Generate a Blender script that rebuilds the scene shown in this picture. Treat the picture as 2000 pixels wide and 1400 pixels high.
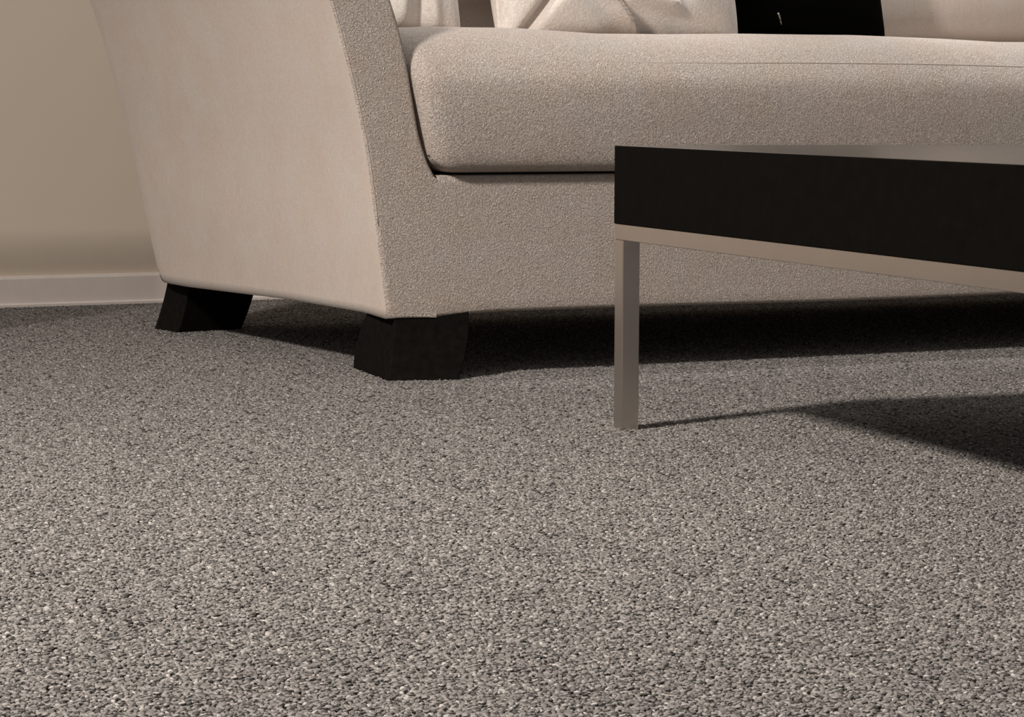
import bpy, bmesh, math
import numpy as np
from mathutils import Vector, Matrix, noise

for o in list(bpy.data.objects):
    bpy.data.objects.remove(o, do_unlink=True)
scene = bpy.context.scene
COL = scene.collection

# ------------------------------------------------------------------ camera
CAM_H = 0.38
F_PX, PITCH, ROLL = 5407.0, 0.09403, 0.00487
cam_d = bpy.data.cameras.new('camera')
cam_d.sensor_width = 36.0
cam_d.lens = F_PX * 36.0 / 2000.0
cam_d.clip_start = 0.05
cam = bpy.data.objects.new('camera', cam_d)
cam.matrix_world = (Matrix.Translation((0, 0, CAM_H))
                    @ Matrix.Rotation(math.pi / 2 - PITCH, 4, 'X')
                    @ Matrix.Rotation(ROLL, 4, 'Z'))
COL.objects.link(cam)
scene.camera = cam

# ------------------------------------------------------------------ world, lights, exposure
world = bpy.data.worlds.new('world')
scene.world = world
world.use_nodes = True
bg = world.node_tree.nodes['Background']
bg.inputs[0].default_value = (1.0, 0.955, 0.91, 1)
bg.inputs[1].default_value = 0.32

def area_light(name, loc, target, size, power, color):
    d = bpy.data.lights.new(name, 'AREA')
    d.shape = 'DISK'
    d.size = size
    d.energy = power
    d.color = color
    o = bpy.data.objects.new(name, d)
    o.location = loc
    o.rotation_euler = (Vector(target) - Vector(loc)).to_track_quat('-Z', 'Y').to_euler()
    COL.objects.link(o)
    return o

KEY_DIST, KEY_EL = 3.9, math.radians(36)
tgt = Vector((0.15, 3.4, 0.2))
to_l = Vector((-0.68 * math.cos(KEY_EL), -0.733 * math.cos(KEY_EL), math.sin(KEY_EL))).normalized()
key = area_light('key_lamp', tgt + to_l * KEY_DIST, (0.12, 2.6, 0), 0.38, 64, (1.0, 0.925, 0.85))
key.data.spread = math.radians(100)
# added spots over the seat, no real fixtures: they brighten the cushion top
sofa_m = Matrix.Translation((-0.1678, 3.7052, 0)) @ Matrix.Rotation(0.47735, 4, 'Z')
for sx_, pw_ in ((0.30, 105), (0.75, 108), (1.20, 165)):
    sd = bpy.data.lights.new('seat_fill_spot', 'SPOT')
    sd.energy = pw_
    sd.color = (1.0, 0.998, 0.99)
    sd.spot_size = math.radians(26)
    sd.spot_blend = 0.9
    sd.shadow_soft_size = 0.06
    so = bpy.data.objects.new('seat_fill_spot', sd)
    so.location = sofa_m @ Vector((sx_, 0.28, 2.5))
    COL.objects.link(so)

scene.view_settings.view_transform = 'Standard'
scene.view_settings.look = 'None'
scene.view_settings.exposure = 0.06
scene.view_settings.gamma = 1.0
scene.view_settings.use_curve_mapping = False

# ------------------------------------------------------------------ helpers
SOFA_LOC, SOFA_YAW = Vector((-0.1678, 3.7052, 0)), 0.47735
TAB_LOC, TAB_YAW = Vector((0.11635, 3.18679, 0)), -1.22313
SOFA_M = Matrix.Translation(SOFA_LOC) @ Matrix.Rotation(SOFA_YAW, 4, 'Z')


def mesh_obj(name, verts, faces, mat, parent=None, smooth=True, M=None):
    me = bpy.data.meshes.new(name)
    me.from_pydata([tuple(v) for v in verts], [], faces)
    bm = bmesh.new()
    bm.from_mesh(me)
    bmesh.ops.recalc_face_normals(bm, faces=bm.faces)
    if bm.calc_volume(signed=True) < 0:
        bmesh.ops.reverse_faces(bm, faces=bm.faces)
    bm.to_mesh(me)
    bm.free()
    me.polygons.foreach_set('use_smooth', [smooth] * len(me.polygons))
    if isinstance(mat, (list, tuple)):
        for m in mat:
            me.materials.append(m)
    else:
        me.materials.append(mat)
    o = bpy.data.objects.new(name, me)
    COL.objects.link(o)
    if M is not None:
        o.matrix_world = M
    if parent is not None:
        o.parent = parent
    return o


def tag(o, label, cat, group=None):
    o['label'] = label
    o['category'] = cat
    if group:
        o['group'] = group
    return o


def structure(o):
    o['kind'] = 'structure'
    return o


def empty(name, loc, yaw):
    o = bpy.data.objects.new(name, None)
    o.location = loc
    o.rotation_euler = (0, 0, yaw)
    o.empty_display_size = 0.1
    COL.objects.link(o)
    return o


def bevel_box(x0, x1, y0, y1, z0, z1, r, seg=2):
    """verts, faces of a box with rounded edges"""
    bm = bmesh.new()
    bmesh.ops.create_cube(bm, size=1)
    for v in bm.verts:
        v.co = Vector((x0 + (v.co.x + .5) * (x1 - x0), y0 + (v.co.y + .5) * (y1 - y0), z0 + (v.co.z + .5) * (z1 - z0)))
    if r > 0:
        bmesh.ops.bevel(bm, geom=bm.edges[:], offset=r, segments=seg, affect='EDGES', profile=0.5)
    bm.verts.index_update()
    vs = [v.co.copy() for v in bm.verts]
    fs = [[v.index for v in f.verts] for f in bm.faces]
    bm.free()
    return vs, fs


def catmull(pts, n, closed=False):
    P = np.array(pts, float)
    m = len(P)
    out = []
    segs = m if closed else m - 1
    for i in range(segs):
        if closed:
            p0, p1, p2, p3 = P[(i - 1) % m], P[i], P[(i + 1) % m], P[(i + 2) % m]
        else:
            p0, p1, p2, p3 = P[max(i - 1, 0)], P[i], P[i + 1], P[min(i + 2, m - 1)]
        for k in range(n):
            t = k / n
            out.append(0.5 * ((2 * p1) + (p2 - p0) * t + (2 * p0 - 5 * p1 + 4 * p2 - p3) * t * t + (3 * p1 - p0 - 3 * p2 + p3) * t ** 3))
    if not closed:
        out.append(P[-1])
    return np.array(out)


def profile_normals(P):
    """outward normals of a closed 2-D profile"""
    nxt, prv = np.roll(P, -1, 0), np.roll(P, 1, 0)
    t = nxt - prv
    t /= np.linalg.norm(t, axis=1)[:, None] + 1e-12
    n = np.stack([t[:, 1], -t[:, 0]], 1)
    area = np.sum(P[:, 0] * nxt[:, 1] - nxt[:, 0] * P[:, 1])
    return n if area > 0 else -n


def tube(pts, r, sides=6):
    pts = [Vector(p) for p in pts]
    V, F = [], []
    up = Vector((0.13, 0.29, 0.95)).normalized()
    for i, p in enumerate(pts):
        t = (pts[min(i + 1, len(pts) - 1)] - pts[max(i - 1, 0)]).normalized()
        a = t.cross(up).normalized()
        b = t.cross(a)
        for k in range(sides):
            th = 2 * math.pi * k / sides
            V.append(p + a * (r * math.cos(th)) + b * (r * math.sin(th)))
    for i in range(len(pts) - 1):
        for k in range(sides):
            F.append([i * sides + k, i * sides + (k + 1) % sides, (i + 1) * sides + (k + 1) % sides, (i + 1) * sides + k])
    F.append(list(range(sides)))
    F.append([(len(pts) - 1) * sides + k for k in range(sides)])
    return V, F


# ------------------------------------------------------------------ materials
def new_mat(name):
    m = bpy.data.materials.new(name)
    m.use_nodes = True
    nt = m.node_tree
    return m, nt, nt.nodes['Principled BSDF']


def N(nt, t, **kw):
    n = nt.nodes.new(t)
    for k, v in kw.items():
        setattr(n, k, v)
    return n


def ramp(nt, fac, stops):
    r = N(nt, 'ShaderNodeValToRGB')
    e = r.color_ramp.elements
    while len(e) < len(stops):
        e.new(0.5)
    for i, (p, c) in enumerate(stops):
        e[i].position = p
        e[i].color = (*c, 1)
    nt.links.new(fac, r.inputs[0])
    return r.outputs[0]


def fabric(name, col, scale=260, bump=0.5, dist=0.0016, var=0.10, sheen=0.15, streak=True, spec=0.2):
    m, nt, b = new_mat(name)
    tc = N(nt, 'ShaderNodeTexCoord')
    n1 = N(nt, 'ShaderNodeTexNoise')
    n1.inputs['Scale'].default_value = scale
    n1.inputs['Detail'].default_value = 2.5
    n1.inputs['Roughness'].default_value = 0.6
    n1.inputs['Distortion'].default_value = 0.8
    nt.links.new(tc.outputs['Object'], n1.inputs['Vector'])
    n2 = N(nt, 'ShaderNodeTexNoise')
    n2.inputs['Scale'].default_value = 16
    n2.inputs['Detail'].default_value = 2
    nt.links.new(tc.outputs['Object'], n2.inputs['Vector'])
    mp = N(nt, 'ShaderNodeMapping')
    mp.inputs['Scale'].default_value = (420, 420, 26)
    nt.links.new(tc.outputs['Object'], mp.inputs['Vector'])
    n3 = N(nt, 'ShaderNodeTexNoise')
    n3.inputs['Scale'].default_value = 1
    n3.inputs['Detail'].default_value = 2
    nt.links.new(mp.outputs[0], n3.inputs['Vector'])
    c = Vector(col)
    lo, hi = c * (1 - var), c * (1 + var)
    a = ramp(nt, n1.outputs[0], [(0.36, lo), (0.64, hi)])
    mixn = N(nt, 'ShaderNodeMix', data_type='RGBA', blend_type='MULTIPLY')
    mixn.inputs[0].default_value = 1.0
    nt.links.new(a, mixn.inputs[6])
    k = 0.05 if streak else 0.0
    nt.links.new(ramp(nt, n3.outputs[0], [(0.3, (1 - k,) * 3), (0.7, (1 + k,) * 3)]), mixn.inputs[7])
    mix2 = N(nt, 'ShaderNodeMix', data_type='RGBA', blend_type='MULTIPLY')
    mix2.inputs[0].default_value = 1.0
    nt.links.new(mixn.outputs[2], mix2.inputs[6])
    nt.links.new(ramp(nt, n2.outputs[0], [(0.32, (0.985, 0.955, 0.935)), (0.68, (1.0, 1.02, 1.04))]), mix2.inputs[7])
    nt.links.new(mix2.outputs[2], b.inputs['Base Color'])
    b.inputs['Roughness'].default_value = 0.9
    b.inputs['Specular IOR Level'].default_value = spec
    b.inputs['Sheen Weight'].default_value = sheen
    b.inputs['Sheen Roughness'].default_value = 0.5
    bp = N(nt, 'ShaderNodeBump')
    bp.inputs['Strength'].default_value = bump
    bp.inputs['Distance'].default_value = dist
    nt.links.new(n1.outputs[0], bp.inputs['Height'])
    nt.links.new(bp.outputs[0], b.inputs['Normal'])
    return m


FAB = (0.53, 0.452, 0.396)
M_FAB = fabric('chenille_fabric', FAB, 430, 1.0, 0.0040, 0.26)
M_FAB_SIDE = fabric('chenille_fabric_side', FAB, 330, 0.25, 0.0012, 0.05)
M_FAB_SEAM = fabric('chenille_seam', (0.42, 0.355, 0.31), 400, 0.4, 0.001, 0.08)
M_PILLOW = fabric('cream_pillow_fabric', (0.66, 0.60, 0.55), 260, 0.6, 0.002, 0.08)
M_BACK = fabric('back_cushion_fabric', FAB, 420, 0.35, 0.0012, 0.05)
M_BLACK_FAB = fabric('black_pillow_fabric', (0.0012, 0.0012, 0.001), 500, 0.4, 0.001, 0.3, sheen=0.0, streak=False, spec=0.02)


def plain(name, col, rough, metal=0.0, spec=0.5, bump=None, var=0.0, vscale=30):
    m, nt, b = new_mat(name)
    b.inputs['Roughness'].default_value = rough
    b.inputs['Metallic'].default_value = metal
    b.inputs['Specular IOR Level'].default_value = spec
    tc = N(nt, 'ShaderNodeTexCoord')
    n = N(nt, 'ShaderNodeTexNoise')
    n.inputs['Scale'].default_value = vscale
    n.inputs['Detail'].default_value = 4
    nt.links.new(tc.outputs['Object'], n.inputs['Vector'])
    c = Vector(col)
    nt.links.new(ramp(nt, n.outputs[0], [(0.3, c * (1 - var)), (0.7, c * (1 + var))]), b.inputs['Base Color'])
    if bump:
        n2 = N(nt, 'ShaderNodeTexNoise')
        n2.inputs['Scale'].default_value = bump[0]
        n2.inputs['Detail'].default_value = 3
        nt.links.new(tc.outputs['Object'], n2.inputs['Vector'])
        bp = N(nt, 'ShaderNodeBump')
        bp.inputs['Strength'].default_value = bump[1]
        bp.inputs['Distance'].default_value = bump[2]
        nt.links.new(n2.outputs[0], bp.inputs['Height'])
        nt.links.new(bp.outputs[0], b.inputs['Normal'])
    return m


M_WALL = plain('wall_paint', (0.71, 0.61, 0.505), 0.85, spec=0.2, bump=(500, 0.05, 0.0006), var=0.015, vscale=3)
M_BASE = plain('baseboard_paint', (0.84, 0.76, 0.70), 0.5, spec=0.35, bump=(120, 0.05, 0.0006), var=0.03, vscale=25)
M_LEG = plain('black_stained_wood', (0.008, 0.007, 0.0062), 0.6, spec=0.01, bump=(160, 0.2, 0.0004), var=0.25, vscale=90)
M_SLAB = plain('black_lacquer_edge', (0.0032, 0.0028, 0.0024), 0.55, spec=0.02, bump=(260, 0.06, 0.0003), var=0.15, vscale=60)
M_SLAB_TOP = plain('black_lacquer_top', (0.008, 0.008, 0.0075), 0.22, spec=0.4, var=0.1, vscale=60)
M_STEEL = plain('brushed_steel', (0.70, 0.64, 0.59), 0.22, metal=1.0, bump=(90, 0.02, 0.0003), var=0.04, vscale=12)
M_ZIP = plain('zip_metal', (0.25, 0.23, 0.21), 0.35, metal=1.0)

# carpet yarn: one colour per tuft; the contrast also stands in for self-shadow
M_YARN, nt, b = new_mat('carpet_yarn')
at = N(nt, 'ShaderNodeAttribute', attribute_type='GEOMETRY', attribute_name='tint')
YARN = Vector((0.200, 0.185, 0.174))
yc = ramp(nt, at.outputs['Fac'], [(0.0, YARN * 0.22), (0.25, YARN * 0.72), (0.75, YARN * 1.15), (0.94, YARN * 1.45), (1.0, YARN * 2.3)])
nt.links.new(yc, b.inputs['Base Color'])
b.inputs['Roughness'].default_value = 0.85
b.inputs['Specular IOR Level'].default_value = 0.2
M_BACKING = plain('carpet_backing', (0.16, 0.14, 0.125), 0.95, spec=0.1, bump=(240, 1.0, 0.004), var=0.5, vscale=240)

# ------------------------------------------------------------------ the room
def sofa_pt(x, y, z=0.0):
    return SOFA_M @ Vector((x, y, z))

WALL_Y = 1.4676
v, f = bevel_box(-3.2, 4.2, WALL_Y, WALL_Y + 0.12, -0.02, 2.6, 0)
structure(mesh_obj('wall_back', v, f, M_WALL, smooth=False, M=SOFA_M))
# baseboard: profiled strip with a small quarter-round lip at the carpet
prof = [(0, 0), (-0.016, 0), (-0.016, 0.006), (-0.0115, 0.0085), (-0.0115, 0.052), (-0.0095, 0.0565), (-0.004, 0.0575), (0, 0.0575)]
V, F = [], []
for xx in (-3.2, 4.2):
    V += [(xx, WALL_Y + p[0], p[1] - 0.002) for p in prof]
k = len(prof)
F = [[i, (i + 1) % k, k + (i + 1) % k, k + i] for i in range(k)] + [list(range(k)), list(range(k, 2 * k))]
structure(mesh_obj('baseboard_back', V, F, M_BASE, smooth=False, M=SOFA_M))
# unseen slats added left of view to half shade the wall foot
v, f = bevel_box(-1.3, -0.243, 1.0, 1.010, 0.466, 0.475, 0.002)
part = structure(mesh_obj('shade_screen', v, f, M_BASE, smooth=False, M=SOFA_M))
v, f = bevel_box(-0.0042, 0.0042, 1.004, 1.006, -0.01, 0.468, 0.0003)
shade_slat = mesh_obj('shade_slat', v, f, M_BASE, part, smooth=False)
shade_slat.location = (-0.248, 0, 0)
for i_ in range(1, 44):
    sl = shade_slat.copy()
    COL.objects.link(sl)
    sl.parent = part
    sl.location = (-0.248 - 0.0235 * i_, 0, 0)
v, f = bevel_box(-4.5, 4.5, -3.5, 7.5, -0.05, -0.003, 0)
structure(mesh_obj('floor', v, f, M_BACKING, smooth=False))

# ------------------------------------------------------------------ sofa
SOFA_LEN = 2.12
sofa = empty('sofa', SOFA_LOC, SOFA_YAW)
tag(sofa, 'large beige chenille sofa with flared arm and black block feet', 'sofa')

OUT = np.array([(0.0006, 0.0865), (-0.0048, 0.1264), (-0.0161, 0.209), (-0.0311, 0.3113), (-0.057, 0.4194), (-0.0827, 0.5062), (-0.112, 0.585)])
INN = np.array([(0.0735, 0.2745), (0.0665, 0.283), (0.0595, 0.2972), (0.048, 0.3316), (0.0388, 0.3794), (0.0251, 0.4474), (0.0062, 0.508), (-0.022, 0.580)])
REAR = np.array([(0.0834, 0.870), (0.0892, 0.885), (0.1115, 0.905), (0.1859, 0.9235), (0.2689, 0.941), (0.4101, 0.9596), (0.5338, 0.9640), (0.63, 0.966)])


def inner_x(z):
    return float(np.interp(z, INN[:, 1], INN[:, 0]))


def resample(C, n):
    C = np.array(C, float)
    d = np.concatenate([[0], np.cumsum(np.linalg.norm(np.diff(C, axis=0), axis=1))])
    t = np.linspace(0, d[-1], n)
    return np.stack([np.interp(t, d, C[:, 0]), np.interp(t, d, C[:, 1])], 1)


def make_arm(mirror):
    """flared arm: profile in x-z swept along the depth"""
    NC = 48
    out = catmull(OUT, 6)
    top = catmull([tuple(OUT[-1]), (-0.110, 0.601), (-0.094, 0.613), (-0.066, 0.616), (-0.040, 0.605), tuple(INN[-1])], 5)
    h = len(top) // 2
    left = np.concatenate([out, top[1:h + 1]])
    right = np.concatenate([[(0.0735, 0.0865)], np.stack([np.full(8, 0.0735), np.linspace(0.11, 0.27, 8)], 1), catmull(INN, 5), top[h + 1:-1][::-1]])
    left = resample(left, NC)
    right = resample(right, NC)
    P = np.concatenate([left, right[::-1]])
    nb = len(P)
    w = np.array([0.0 if (p[0] > 0.072 and p[1] < 0.2746) else 1.0 for p in P])
    nrm = profile_normals(P)
    r = 0.007
    secs = []
    for kk in range(5):                    # front rounding: inset r -> 0 while y goes 0 -> r
        th = math.pi / 2 * kk / 4
        secs.append((r * (1 - math.cos(th)), r * (1 - math.sin(th))))
    for t in np.linspace(0.03, 0.90, 30):
        secs.append((t, 0.0))
    rr = 0.018
    for kk in range(1, 7):
        th = math.pi / 2 * kk / 6
        secs.append((0.922 + rr * math.sin(th), rr * (1 - math.cos(th))))
    V, F = [], []
    for (y, ins) in secs:
        for i in range(nb):
            p = P[i] - nrm[i] * ins * w[i]
            x, z = p[0], p[1]
            ye = float(np.interp(z, REAR[:, 0], REAR[:, 1]))
            yy = y if y < 0.03 else 0.03 + (y - 0.03) * (ye - 0.03) / (0.94 - 0.03)
            if z < 0.12:                   # the fabric sags a little towards the rear foot, tucks up between the feet
                g = (0.12 - z) / 0.034
                z -= min(g, 1) * (0.008 * np.clip((yy - 0.35) / 0.4, 0, 1) + 0.004 * np.exp(-(yy / 0.05) ** 2))
            # soft unevenness of the padding
            nz = noise.noise(Vector((x * 6, yy * 5, z * 6)))
            bow = 0.006 * math.sin(math.pi * np.clip(yy / 0.95, 0, 1)) * np.clip((z - 0.09) / 0.1, 0, 1)
            if x < inner_x(min(max(z, 0.2745), 0.58)) - 0.03 and yy > 0.02:
                x -= 0.0015 * nz + bow * 0.4
            V.append((SOFA_LEN - x if mirror else x, yy, z))
    ns = len(secs)
    matidx = []
    for s in range(ns - 1):
        for i in range(nb):
            F.append([s * nb + i, s * nb + (i + 1) % nb, (s + 1) * nb + (i + 1) % nb, (s + 1) * nb + i])
            matidx.append(1 if (i < NC - 6 and s >= 3) else 0)
    for s, m_ in ((0, 0), (ns - 1, 1)):
        for i in range(NC - 1):
            F.append([s * nb + i, s * nb + i + 1, s * nb + nb - 2 - i, s * nb + nb - 1 - i])
            matidx.append(m_)
    o = mesh_obj('arm', V, F, [M_FAB, M_FAB_SIDE], sofa)
    o.data.polygons.foreach_set('material_index', matidx)
    for p_ in o.data.polygons[(ns - 1) * nb:]:
        p_.use_smooth = False
    # stitched seam along the outer edge of the front panel
    pts = []
    for q in out[12:]:
        x = q[0] + 0.0035
        pts.append((SOFA_LEN - x if mirror else x, 0.0006, q[1]))
    tv, tf = tube(pts, 0.0007, 5)
    mesh_obj('seam', tv, tf, M_FAB_SEAM, o)
    return o


make_arm(False)
make_arm(True)

# upholstered base with the front rail, between the arms, flush with their fronts
V, F = [], []
nx, nz, ny = 60, 10, 3
def base_bottom(x):
    return 0.0865 + 0.001 * math.sin((x - 0.0735) * 7.0) - 0.004 * math.exp(-((x - 0.0735) / 0.05) ** 2)
X = np.linspace(0.0735, SOFA_LEN - 0.0735, nx)
loop = []
for x in X:
    zb = base_bottom(x)
    sec = [(0.03, zb + 0.001), (0.006, zb), (0.0015, zb + 0.0015), (0.0, zb + 0.006)]
    for t in np.linspace(0.1, 0.93, nz):
        sec.append((0.0, zb + (0.2745 - zb) * t))
    sec += [(0.001, 0.2725), (0.005, 0.2745), (0.03, 0.2750), (0.90, 0.2750), (0.90, zb + 0.01)]
    loop.append(sec)
k = len(loop[0])
for x, sec in zip(X, loop):
    V += [(x, p[0], p[1]) for p in sec]
for i in range(nx - 1):
    for j in range(k):
        F.append([i * k + j, i * k + (j + 1) % k, (i + 1) * k + (j + 1) % k, (i + 1) * k + j])
mesh_obj('base', V, F, M_FAB, sofa)

# seat cushion: one long bench cushion
CP = [(0.62, 0.290), (0.60, 0.279), (0.40, 0.277), (0.10, 0.2770), (0.03, 0.2775), (0.002, 0.2785), (-0.0135, 0.2835), (-0.0215, 0.300), (-0.0250, 0.335),
      (-0.0255, 0.370), (-0.0205, 0.402), (-0.008, 0.4225), (0.006, 0.4365), (0.030, 0.4530), (0.07, 0.4665), (0.13, 0.4745),
      (0.24, 0.4760), (0.42, 0.4720), (0.58, 0.4640), (0.62, 0.45)]
CPF = catmull(CP, 5, closed=True)
CN = profile_normals(CPF)
CROWN = np.array([(0.0, -0.008), (0.06, -0.0005), (0.14, 0.0035), (0.26, 0.0035), (0.40, -0.0040), (0.52, -0.0035), (0.65, 0.0), (0.85, 0.0015), (1.0, -0.002), (1.12, -0.0065), (1.4, -0.003), (2.12, -0.004)])


def cushion_pt(j, x, ins, end=0.0):
    p = CPF[j] - CN[j] * ins
    z = p[1]
    y = p[0]
    up = np.clip((z - 0.40) / 0.06, 0, 1)
    cr = float(np.interp(x, CROWN[:, 0], CROWN[:, 1]))
    z += up * cr
    # slow unevenness of the filling
    nz = noise.noise(Vector((x * 3.1, y * 3.0, z * 4.0 + 7)))
    wv = np.clip((z - 0.29) / 0.08, 0, 1)
    y -= 0.004 * nz * wv
    z += 0.0015 * nz * up
    return y, z


V, F = [], []
k = len(CPF)
R_END = 0.030
secs = []
for i in range(8):
    th = math.pi / 2 * i / 7
    secs.append((0.0 + R_END * (1 - math.sin(th)) * 0 + R_END * (1 - math.cos(th)), R_END * (1 - math.sin(th)) * 0.8))
L_secs = secs
mid = np.linspace(0.05, SOFA_LEN - 0.19, 90)
all_secs = [(d, ins, 'L') for d, ins in L_secs] + [(d, 0.0, 'M') for d in mid] + [(d, ins, 'R') for d, ins in reversed(L_secs)]
for d, ins, kind in all_secs:
    for j in range(k):
        x0 = 0.1 if kind != 'R' else SOFA_LEN - 0.1
        zz = (CPF[j] - CN[j] * ins)[1]
        xl = inner_x(min(max(zz, 0.2745), 0.58)) + 0.004
        if kind == 'L':
            x = xl + d
        elif kind == 'R':
            x = SOFA_LEN - xl - d
        else:
            t = (d - 0.05) / (SOFA_LEN - 0.24)
            x = (xl + 0.045) * (1 - t) + (SOFA_LEN - xl - 0.045) * t
        y, z = cushion_pt(j, x, ins)
        V.append((x, y, z))
for s in range(len(all_secs) - 1):
    for j in range(k):
        F.append([s * k + j, s * k + (j + 1) % k, (s + 1) * k + (j + 1) % k, (s + 1) * k + j])
F.append(list(range(k)))
F.append([(len(all_secs) - 1) * k + j for j in range(k)])
cushion = mesh_obj('seat_cushion', V, F, M_FAB, sofa)
# the seam along its upper front edge
jseam = 11 * 5 + 3
pts = []
for x in np.linspace(0.16, SOFA_LEN - 0.12, 150):
    y, z = cushion_pt(jseam, x, 0.0)
    sink = 0.0008 * np.clip((0.6 - x) / 0.44, 0, 1)
    pts.append((x, y + sink, z - sink))
tv, tf = tube(pts, 0.0010, 6)
mesh_obj('seam', tv, tf, M_FAB_SEAM, cushion)


# feet: curved block legs, given by bottom and top quads
def foot(bot, top, zt=0.100, pw=1.9):
    V, F = [], []
    n = 10
    for i in range(n + 1):
        t = i / n                           # 0 bottom, 1 top
        s = (1 - t) ** pw                   # 1 at bottom
        for b_, t_ in zip(bot, top):
            V.append((t_[0] + (b_[0] - t_[0]) * s, t_[1] + (b_[1] - t_[1]) * (1 - t), -0.002 + (zt + 0.002) * t))
    for i in range(n):
        for q in range(4):
            F.append([i * 4 + q, i * 4 + (q + 1) % 4, (i + 1) * 4 + (q + 1) % 4, (i + 1) * 4 + q])
    F.append([0, 1, 2, 3])
    F.append([n * 4 + q for q in range(4)])
    o = mesh_obj('foot', V, F, M_LEG, sofa)
    o.data.set_sharp_from_angle(angle=math.radians(40))
    bv = o.modifiers.new('edge', 'BEVEL')
    bv.width = 0.0012
    bv.segments = 2
    bv.limit_method = 'ANGLE'
    bv.angle_limit = math.radians(35)
    return o


fb = [(0.0005, 0.0), (0.093, -0.0265), (0.128, 0.160), (0.031, 0.182)]
ft = [(0.0135, 0.004), (0.1235, 0.004), (0.130, 0.10), (0.004, 0.060)]
rb = [(0.0120, 0.8315), (0.1300, 0.8548), (0.122, 0.945), (0.0040, 0.9213)]
rt = [(0.028, 0.815), (0.150, 0.825), (0.142, 0.905), (0.018, 0.885)]
foot(fb, ft)
foot(rb, rt)
mir = lambda q: [(SOFA_LEN - p[0], p[1]) for p in q]
foot(mir(fb), mir(ft))
foot(mir(rb), mir(rt))

# backrest frame, leaning back
V, F = [], []
BP = catmull([(0.64, 0.20), (0.70, 0.50), (0.745, 0.74), (0.775, 0.80), (0.83, 0.82), (0.885, 0.80), (0.91, 0.74), (0.90, 0.50), (0.87, 0.20)], 6)
k = len(BP)
X = np.linspace(0.06, SOFA_LEN - 0.06, 40)
for x in X:
    V += [(x, p[0], p[1]) for p in BP]
for i in range(len(X) - 1):
    for j in range(k):
        F.append([i * k + j, i * k + (j + 1) % k, (i + 1) * k + (j + 1) % k, (i + 1) * k + j])
F.append(list(range(k)))
F.append([(len(X) - 1) * k + j for j in range(k)])
mesh_obj('backrest', V, F, M_FAB_SIDE, sofa)


# cushions and pillows: padded squares
def pillow_mesh(w, h, t, n=44, pinch=0.05, edge=0.35, wr=None, seed=0, boxy=2.6):
    """a padded square, front towards -y"""
    V, F = [], []
    idx = {}
    for side in (1, -1):
        for i in range(n + 1):
            for j in range(n + 1):
                u = -math.cos(math.pi * i / n)
                vv = -math.cos(math.pi * j / n)
                border = i in (0, n) or j in (0, n)
                if border and (0, i, j) in idx:
                    continue
                x = w / 2 * u * (1 - pinch * (1 - vv * vv))
                z = h / 2 * vv * (1 - pinch * (1 - u * u))
                rr = (max(0, 1 - abs(u) ** boxy) * max(0, 1 - abs(vv) ** boxy)) ** edge
                y = -side * t / 2 * rr
                if not border:
                    q = Vector((u * 1.4 + seed, vv * 1.4, side * 2.0))
                    y += -side * 0.10 * t * rr * noise.noise(q)
                    if wr:
                        y += -side * wr(u, vv) * rr ** 0.6
                idx[(0 if border else side, i, j)] = len(V)
                V.append(Vector((x, y, z)))
    g = lambda s, i, j: idx[(0 if (i in (0, n) or j in (0, n)) else s, i, j)]
    for s in (1, -1):
        for i in range(n):
            for j in range(n):
                F.append([g(s, i, j), g(s, i + 1, j), g(s, i + 1, j + 1), g(s, i, j + 1)])
    # border loop for the seam
    ring = [(i, 0) for i in range(n)] + [(n, j) for j in range(n)] + [(i, n) for i in range(n, 0, -1)] + [(0, j) for j in range(n, 0, -1)]
    ring = [V[g(1, i, j)] for i, j in ring]
    ring.append(ring[0].copy())
    return V, F, ring


for (x0, x1) in ((0.085, 1.035), (1.04, SOFA_LEN - 0.085)):
    V, F, ring = pillow_mesh(x1 - x0, 0.44, 0.19, n=36, pinch=0.008, edge=0.22, seed=x0 * 3, boxy=6)
    Mx = Matrix.Translation(((x0 + x1) / 2, 0.585, 0.680)) @ Matrix.Rotation(math.radians(-9), 4, 'X')
    V = [Mx @ p for p in V]
    bc = mesh_obj('back_cushion', V, F, M_BACK, sofa)
    tv, tf = tube([Mx @ p for p in ring], 0.003, 6)
    mesh_obj('piping', tv, tf, M_BACK, bc)


def pillow(label, w, h, t, loc, rot, mat, seed, wr=None, pinch=0.06, group=None):
    V, F, ring = pillow_mesh(w, h, t, n=96 if wr else 44, seed=seed, wr=wr, pinch=pinch)
    yaw, lean, tilt = [math.radians(a) for a in rot]
    root_M = SOFA_M @ Matrix.Translation(loc) @ Matrix.Rotation(yaw, 4, 'Z')
    local = Matrix.Rotation(-lean, 4, 'X') @ Matrix.Rotation(tilt, 4, 'Y')
    V = [local @ p for p in V]
    zmin = min(p.z for p in V)
    V = [p - Vector((0, 0, zmin)) for p in V]
    e = bpy.data.objects.new('throw_pillow', None)
    e.matrix_world = root_M
    e.empty_display_size = 0.1
    COL.objects.link(e)
    tag(e, label, 'pillow', 'throw pillows on the sofa')
    mesh_obj('cover', V, F, mat, e)
    tv, tf = tube([local @ p - Vector((0, 0, zmin)) for p in ring], 0.0022, 6)
    mesh_obj('seam', tv, tf, mat, e)
    return e


def ridge(u, v, a, b, w, amp):
    """a fold running from a to b"""
    p, A, B = Vector((u, v)), Vector(a), Vector(b)
    t = max(0, min(1, (p - A).dot(B - A) / (B - A).length_squared))
    d = (p - (A + (B - A) * t)).length
    return amp * math.exp(-(d / w) ** 2)


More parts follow.
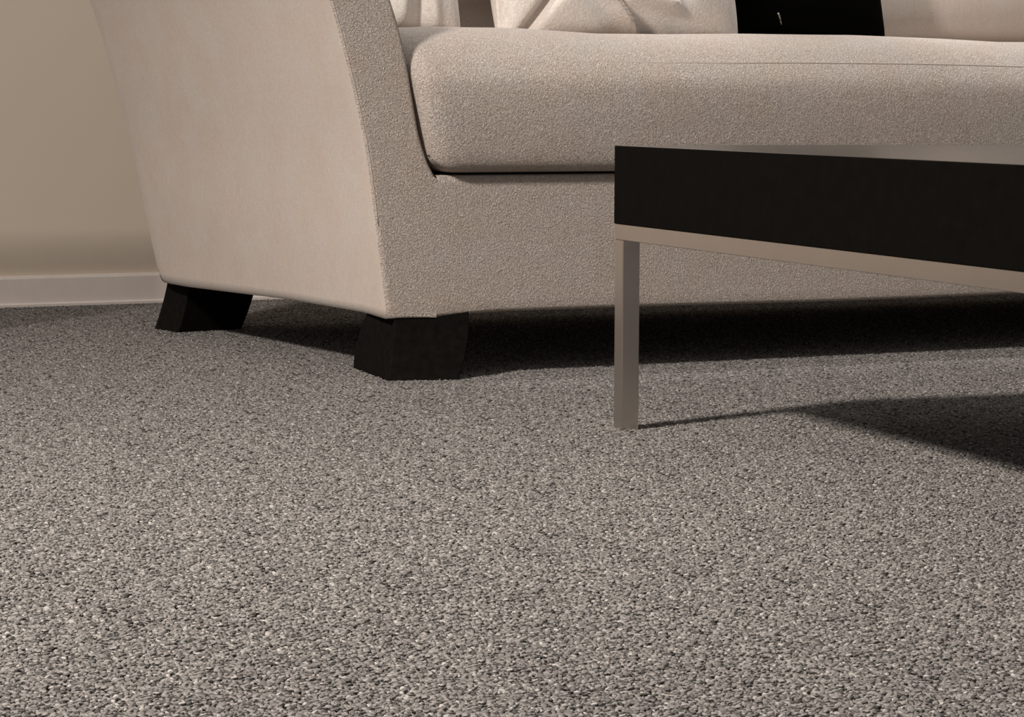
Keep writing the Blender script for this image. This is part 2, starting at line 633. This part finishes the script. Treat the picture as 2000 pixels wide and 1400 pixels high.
def wr_mid(u, v):
    return (ridge(u, v, (-0.55, -0.72), (-0.36, -0.95), 0.20, 0.020) + ridge(u, v, (-0.30, -0.70), (0.0, -1.0), 0.05, 0.030)
            - ridge(u, v, (-0.94, -1.0), (-0.68, -0.66), 0.04, 0.032) - ridge(u, v, (-0.14, -0.70), (0.13, -0.98), 0.07, 0.026)
            + ridge(u, v, (-0.02, -0.68), (0.30, -0.74), 0.06, 0.016) - ridge(u, v, (0.10, -0.66), (0.42, -0.66), 0.06, 0.012))


def wr_left(u, v):
    return (ridge(u, v, (0.3, -0.5), (0.25, -1.0), 0.07, 0.014) - ridge(u, v, (0.1, -0.6), (0.05, -1.0), 0.06, 0.012)
            + ridge(u, v, (0.62, -0.5), (0.66, -1.0), 0.07, 0.010) - ridge(u, v, (0.45, -0.55), (0.47, -1.0), 0.05, 0.010))


SEAT_Z = 0.462
pillow('cream pillow leaning in the corner against the sofa arm', 0.265, 0.38, 0.13, (0.130, 0.36, SEAT_Z), (-8, 14, 0), M_PILLOW, 1.0, wr_left)
pillow('creased beige pillow between the arm pillow and the black one', 0.425, 0.42, 0.15, (0.513, 0.33, SEAT_Z - 0.012), (4, 14, 0), M_PILLOW, 2.3, wr_mid, 0.03)
black = pillow('plain black pillow propped against the sofa back', 0.38, 0.38, 0.12, (0.868, 0.41, SEAT_Z), (3, 14, 0), M_BLACK_FAB, 4.1)

# small zip pull hanging on the front of the black pillow
tv, tf = tube([(-0.0481, -0.0815, 0.052), (-0.046, -0.0815, 0.048), (-0.0425, -0.080, 0.041)], 0.0019, 8)
zp = mesh_obj('zip_pull', tv, tf, M_ZIP, black)
zp['label'] = 'small grey zip pull'
tv, tf = tube([(-0.0415, -0.0795, 0.0395), (-0.0385, -0.0775, 0.034)], 0.0012, 8)
mesh_obj('zip_tab', tv, tf, M_ZIP, zp)

# ------------------------------------------------------------------ coffee table
table = empty('coffee_table', TAB_LOC, TAB_YAW)
tag(table, 'low coffee table with thick black slab top on slim steel legs', 'coffee table')
TL, TW = 1.25, 0.62
ZT, ZB, ZR = 0.3258, 0.2360, 0.2178
v, f = bevel_box(0, TL, 0, TW, ZB, ZT, 0.0012, 2)
slab = mesh_obj('slab_top', v, f, [M_SLAB, M_SLAB_TOP], table, smooth=False)
for p_ in slab.data.polygons:
    if p_.normal.z > 0.9:
        p_.material_index = 1
LW, LD = 0.0245, 0.021
for y0 in (0.001, TW - 0.001 - LD):
    v, f = bevel_box(0.002, TL - 0.002, y0, y0 + LD, ZR, ZB, 0.0008, 2)
    mesh_obj('rail', v, f, M_STEEL, table, smooth=False)
for x0 in (0.002, TL - 0.002 - LW):
    v, f = bevel_box(x0, x0 + LW, 0.001 + LD, TW - 0.001 - LD, ZR, ZB, 0.0008, 2)
    mesh_obj('rail', v, f, M_STEEL, table, smooth=False)
    for y0 in (0.001, TW - 0.001 - LD):
        v, f = bevel_box(x0, x0 + LW, y0, y0 + LD, -0.001, ZR, 0.0008, 2)
        mesh_obj('leg', v, f, M_STEEL, table, smooth=False)

# ------------------------------------------------------------------ carpet pile
# points 0..n_t: tufts of a few square tiles; the others: where the tiles are laid
rng = np.random.default_rng(7)
S, TILE, NV = 0.0029, 0.058, 4
co, rot, scl, tint, var = [], [], [], [], []
m = int(round(TILE / S))
for vi in range(NV):
    g = (np.stack(np.meshgrid(np.arange(m), np.arange(m)), -1).reshape(-1, 2) + 0.5) * S - TILE / 2
    g = g + rng.uniform(-0.55, 0.55, g.shape) * S
    k = len(g)
    co.append(np.concatenate([g, rng.normal(-0.0014, 0.00045, (k, 1))], 1))
    rot.append(np.stack([rng.normal(0, 0.22, k), rng.normal(0, 0.22, k), rng.uniform(0, 6.283, k)], 1))
    sx = rng.uniform(0.75, 1.35, k) * 0.0017
    scl.append(np.stack([sx * rng.uniform(0.9, 1.7, k), sx, rng.uniform(0.8, 1.25, k) * 0.00085], 1))
    tint.append(rng.uniform(0, 1, k))
    var.append(np.full(k, vi))
# the tiles follow the wall direction so that the pile ends at the baseboard
tiles = []
ca, sa = math.cos(SOFA_YAW), math.sin(SOFA_YAW)
for iy in range(0, 100):
    ly = WALL_Y - 0.015 - TILE * (iy + 0.5)
    for ix in range(-70, 80):
        lx = TILE * (ix + 0.5)
        x, y = SOFA_LOC.x + lx * ca - ly * sa, SOFA_LOC.y + lx * sa + ly * ca
        if 1.0 < y < 6.2 and abs(x) < 0.205 * y + 0.75:
            tiles.append((x, y))
tiles = np.array(tiles)
k = len(tiles)
co.append(np.concatenate([tiles, np.zeros((k, 1))], 1))
rot.append(np.stack([np.zeros(k), np.zeros(k), SOFA_YAW + rng.integers(0, 4, k) * math.pi / 2], 1))
scl.append(np.ones((k, 3)))
tint.append(np.zeros(k))
var.append(np.full(k, NV))
co, rot, scl, tint, var = [np.concatenate(a).astype(np.float32) for a in (co, rot, scl, tint, var)]
me = bpy.data.meshes.new('carpet_pile')
me.vertices.add(len(co))
me.vertices.foreach_set('co', co.ravel())
for nm, arr in (('rot', rot), ('scl', scl)):
    me.attributes.new(nm, 'FLOAT_VECTOR', 'POINT').data.foreach_set('vector', arr.ravel())
for nm, arr in (('tint', tint), ('variant', var)):
    me.attributes.new(nm, 'FLOAT', 'POINT').data.foreach_set('value', arr)
me.materials.append(M_YARN)
pile = bpy.data.objects.new('carpet_pile', me)
COL.objects.link(pile)
pile['kind'] = 'stuff'
tag(pile, 'speckled grey-beige carpet pile covering the whole floor', 'carpet')

ng = bpy.data.node_groups.new('tufts', 'GeometryNodeTree')
ng.interface.new_socket('Geometry', in_out='INPUT', socket_type='NodeSocketGeometry')
ng.interface.new_socket('Geometry', in_out='OUTPUT', socket_type='NodeSocketGeometry')
L = ng.links.new


def gn(t, **kw):
    n_ = ng.nodes.new(t)
    for k_, v_ in kw.items():
        setattr(n_, k_, v_)
    return n_


gi, go = gn('NodeGroupInput'), gn('NodeGroupOutput')


def named(name, typ):
    a = gn('GeometryNodeInputNamedAttribute', data_type=typ)
    a.inputs['Name'].default_value = name
    return a.outputs['Attribute']


def pick(i):
    c = gn('FunctionNodeCompare', data_type='FLOAT', operation='EQUAL')
    L(named('variant', 'FLOAT'), c.inputs[0])
    c.inputs[1].default_value = float(i)
    c.inputs['Epsilon'].default_value = 0.1
    sp_ = gn('GeometryNodeSeparateGeometry', domain='POINT')
    L(gi.outputs[0], sp_.inputs[0])
    L(c.outputs[0], sp_.inputs[1])
    return sp_.outputs[0]


def instance(points, inst, many):
    iop = gn('GeometryNodeInstanceOnPoints')
    e2r = gn('FunctionNodeEulerToRotation')
    L(points, iop.inputs['Points'])
    L(inst, iop.inputs['Instance'])
    iop.inputs['Pick Instance'].default_value = many
    L(named('rot', 'FLOAT_VECTOR'), e2r.inputs[0])
    L(e2r.outputs[0], iop.inputs['Rotation'])
    L(named('scl', 'FLOAT_VECTOR'), iop.inputs['Scale'])
    return iop.outputs[0]


lumps = gn('GeometryNodeJoinGeometry')
for s_ in range(4):
    ico = gn('GeometryNodeMeshIcoSphere')
    ico.inputs['Radius'].default_value = 1.0
    ico.inputs['Subdivisions'].default_value = 2
    sp = gn('GeometryNodeSetPosition')
    off = gn('ShaderNodeVectorMath', operation='ADD')
    off.inputs[1].default_value = (s_ * 3.7, s_ * 1.3, 0)
    tx = gn('ShaderNodeTexNoise')
    tx.inputs['Scale'].default_value = 0.9
    tx.inputs['Detail'].default_value = 1.0
    sub = gn('ShaderNodeVectorMath', operation='SUBTRACT')
    sub.inputs[1].default_value = (0.5, 0.5, 0.5)
    sc = gn('ShaderNodeVectorMath', operation='SCALE')
    sc.inputs['Scale'].default_value = 1.6
    gti = gn('GeometryNodeGeometryToInstance')
    L(gn('GeometryNodeInputPosition').outputs[0], off.inputs[0])
    L(off.outputs[0], tx.inputs['Vector'])
    L(tx.outputs['Color'], sub.inputs[0])
    L(sub.outputs[0], sc.inputs[0])
    L(ico.outputs[0], sp.inputs['Geometry'])
    L(sc.outputs[0], sp.inputs['Offset'])
    L(sp.outputs[0], gti.inputs[0])
    L(gti.outputs[0], lumps.inputs[0])
tile_set = gn('GeometryNodeJoinGeometry')
for vi in range(NV):
    rz = gn('GeometryNodeRealizeInstances')
    sm = gn('GeometryNodeSetShadeSmooth')
    setm = gn('GeometryNodeSetMaterial')
    setm.inputs['Material'].default_value = M_YARN
    gti = gn('GeometryNodeGeometryToInstance')
    L(instance(pick(vi), lumps.outputs[0], True), rz.inputs[0])
    L(rz.outputs[0], sm.inputs[0])
    L(sm.outputs[0], setm.inputs[0])
    L(setm.outputs[0], gti.inputs[0])
    L(gti.outputs[0], tile_set.inputs[0])
L(instance(pick(NV), tile_set.outputs[0], True), go.inputs[0])
pile.modifiers.new('tufts', 'NODES').node_group = ng
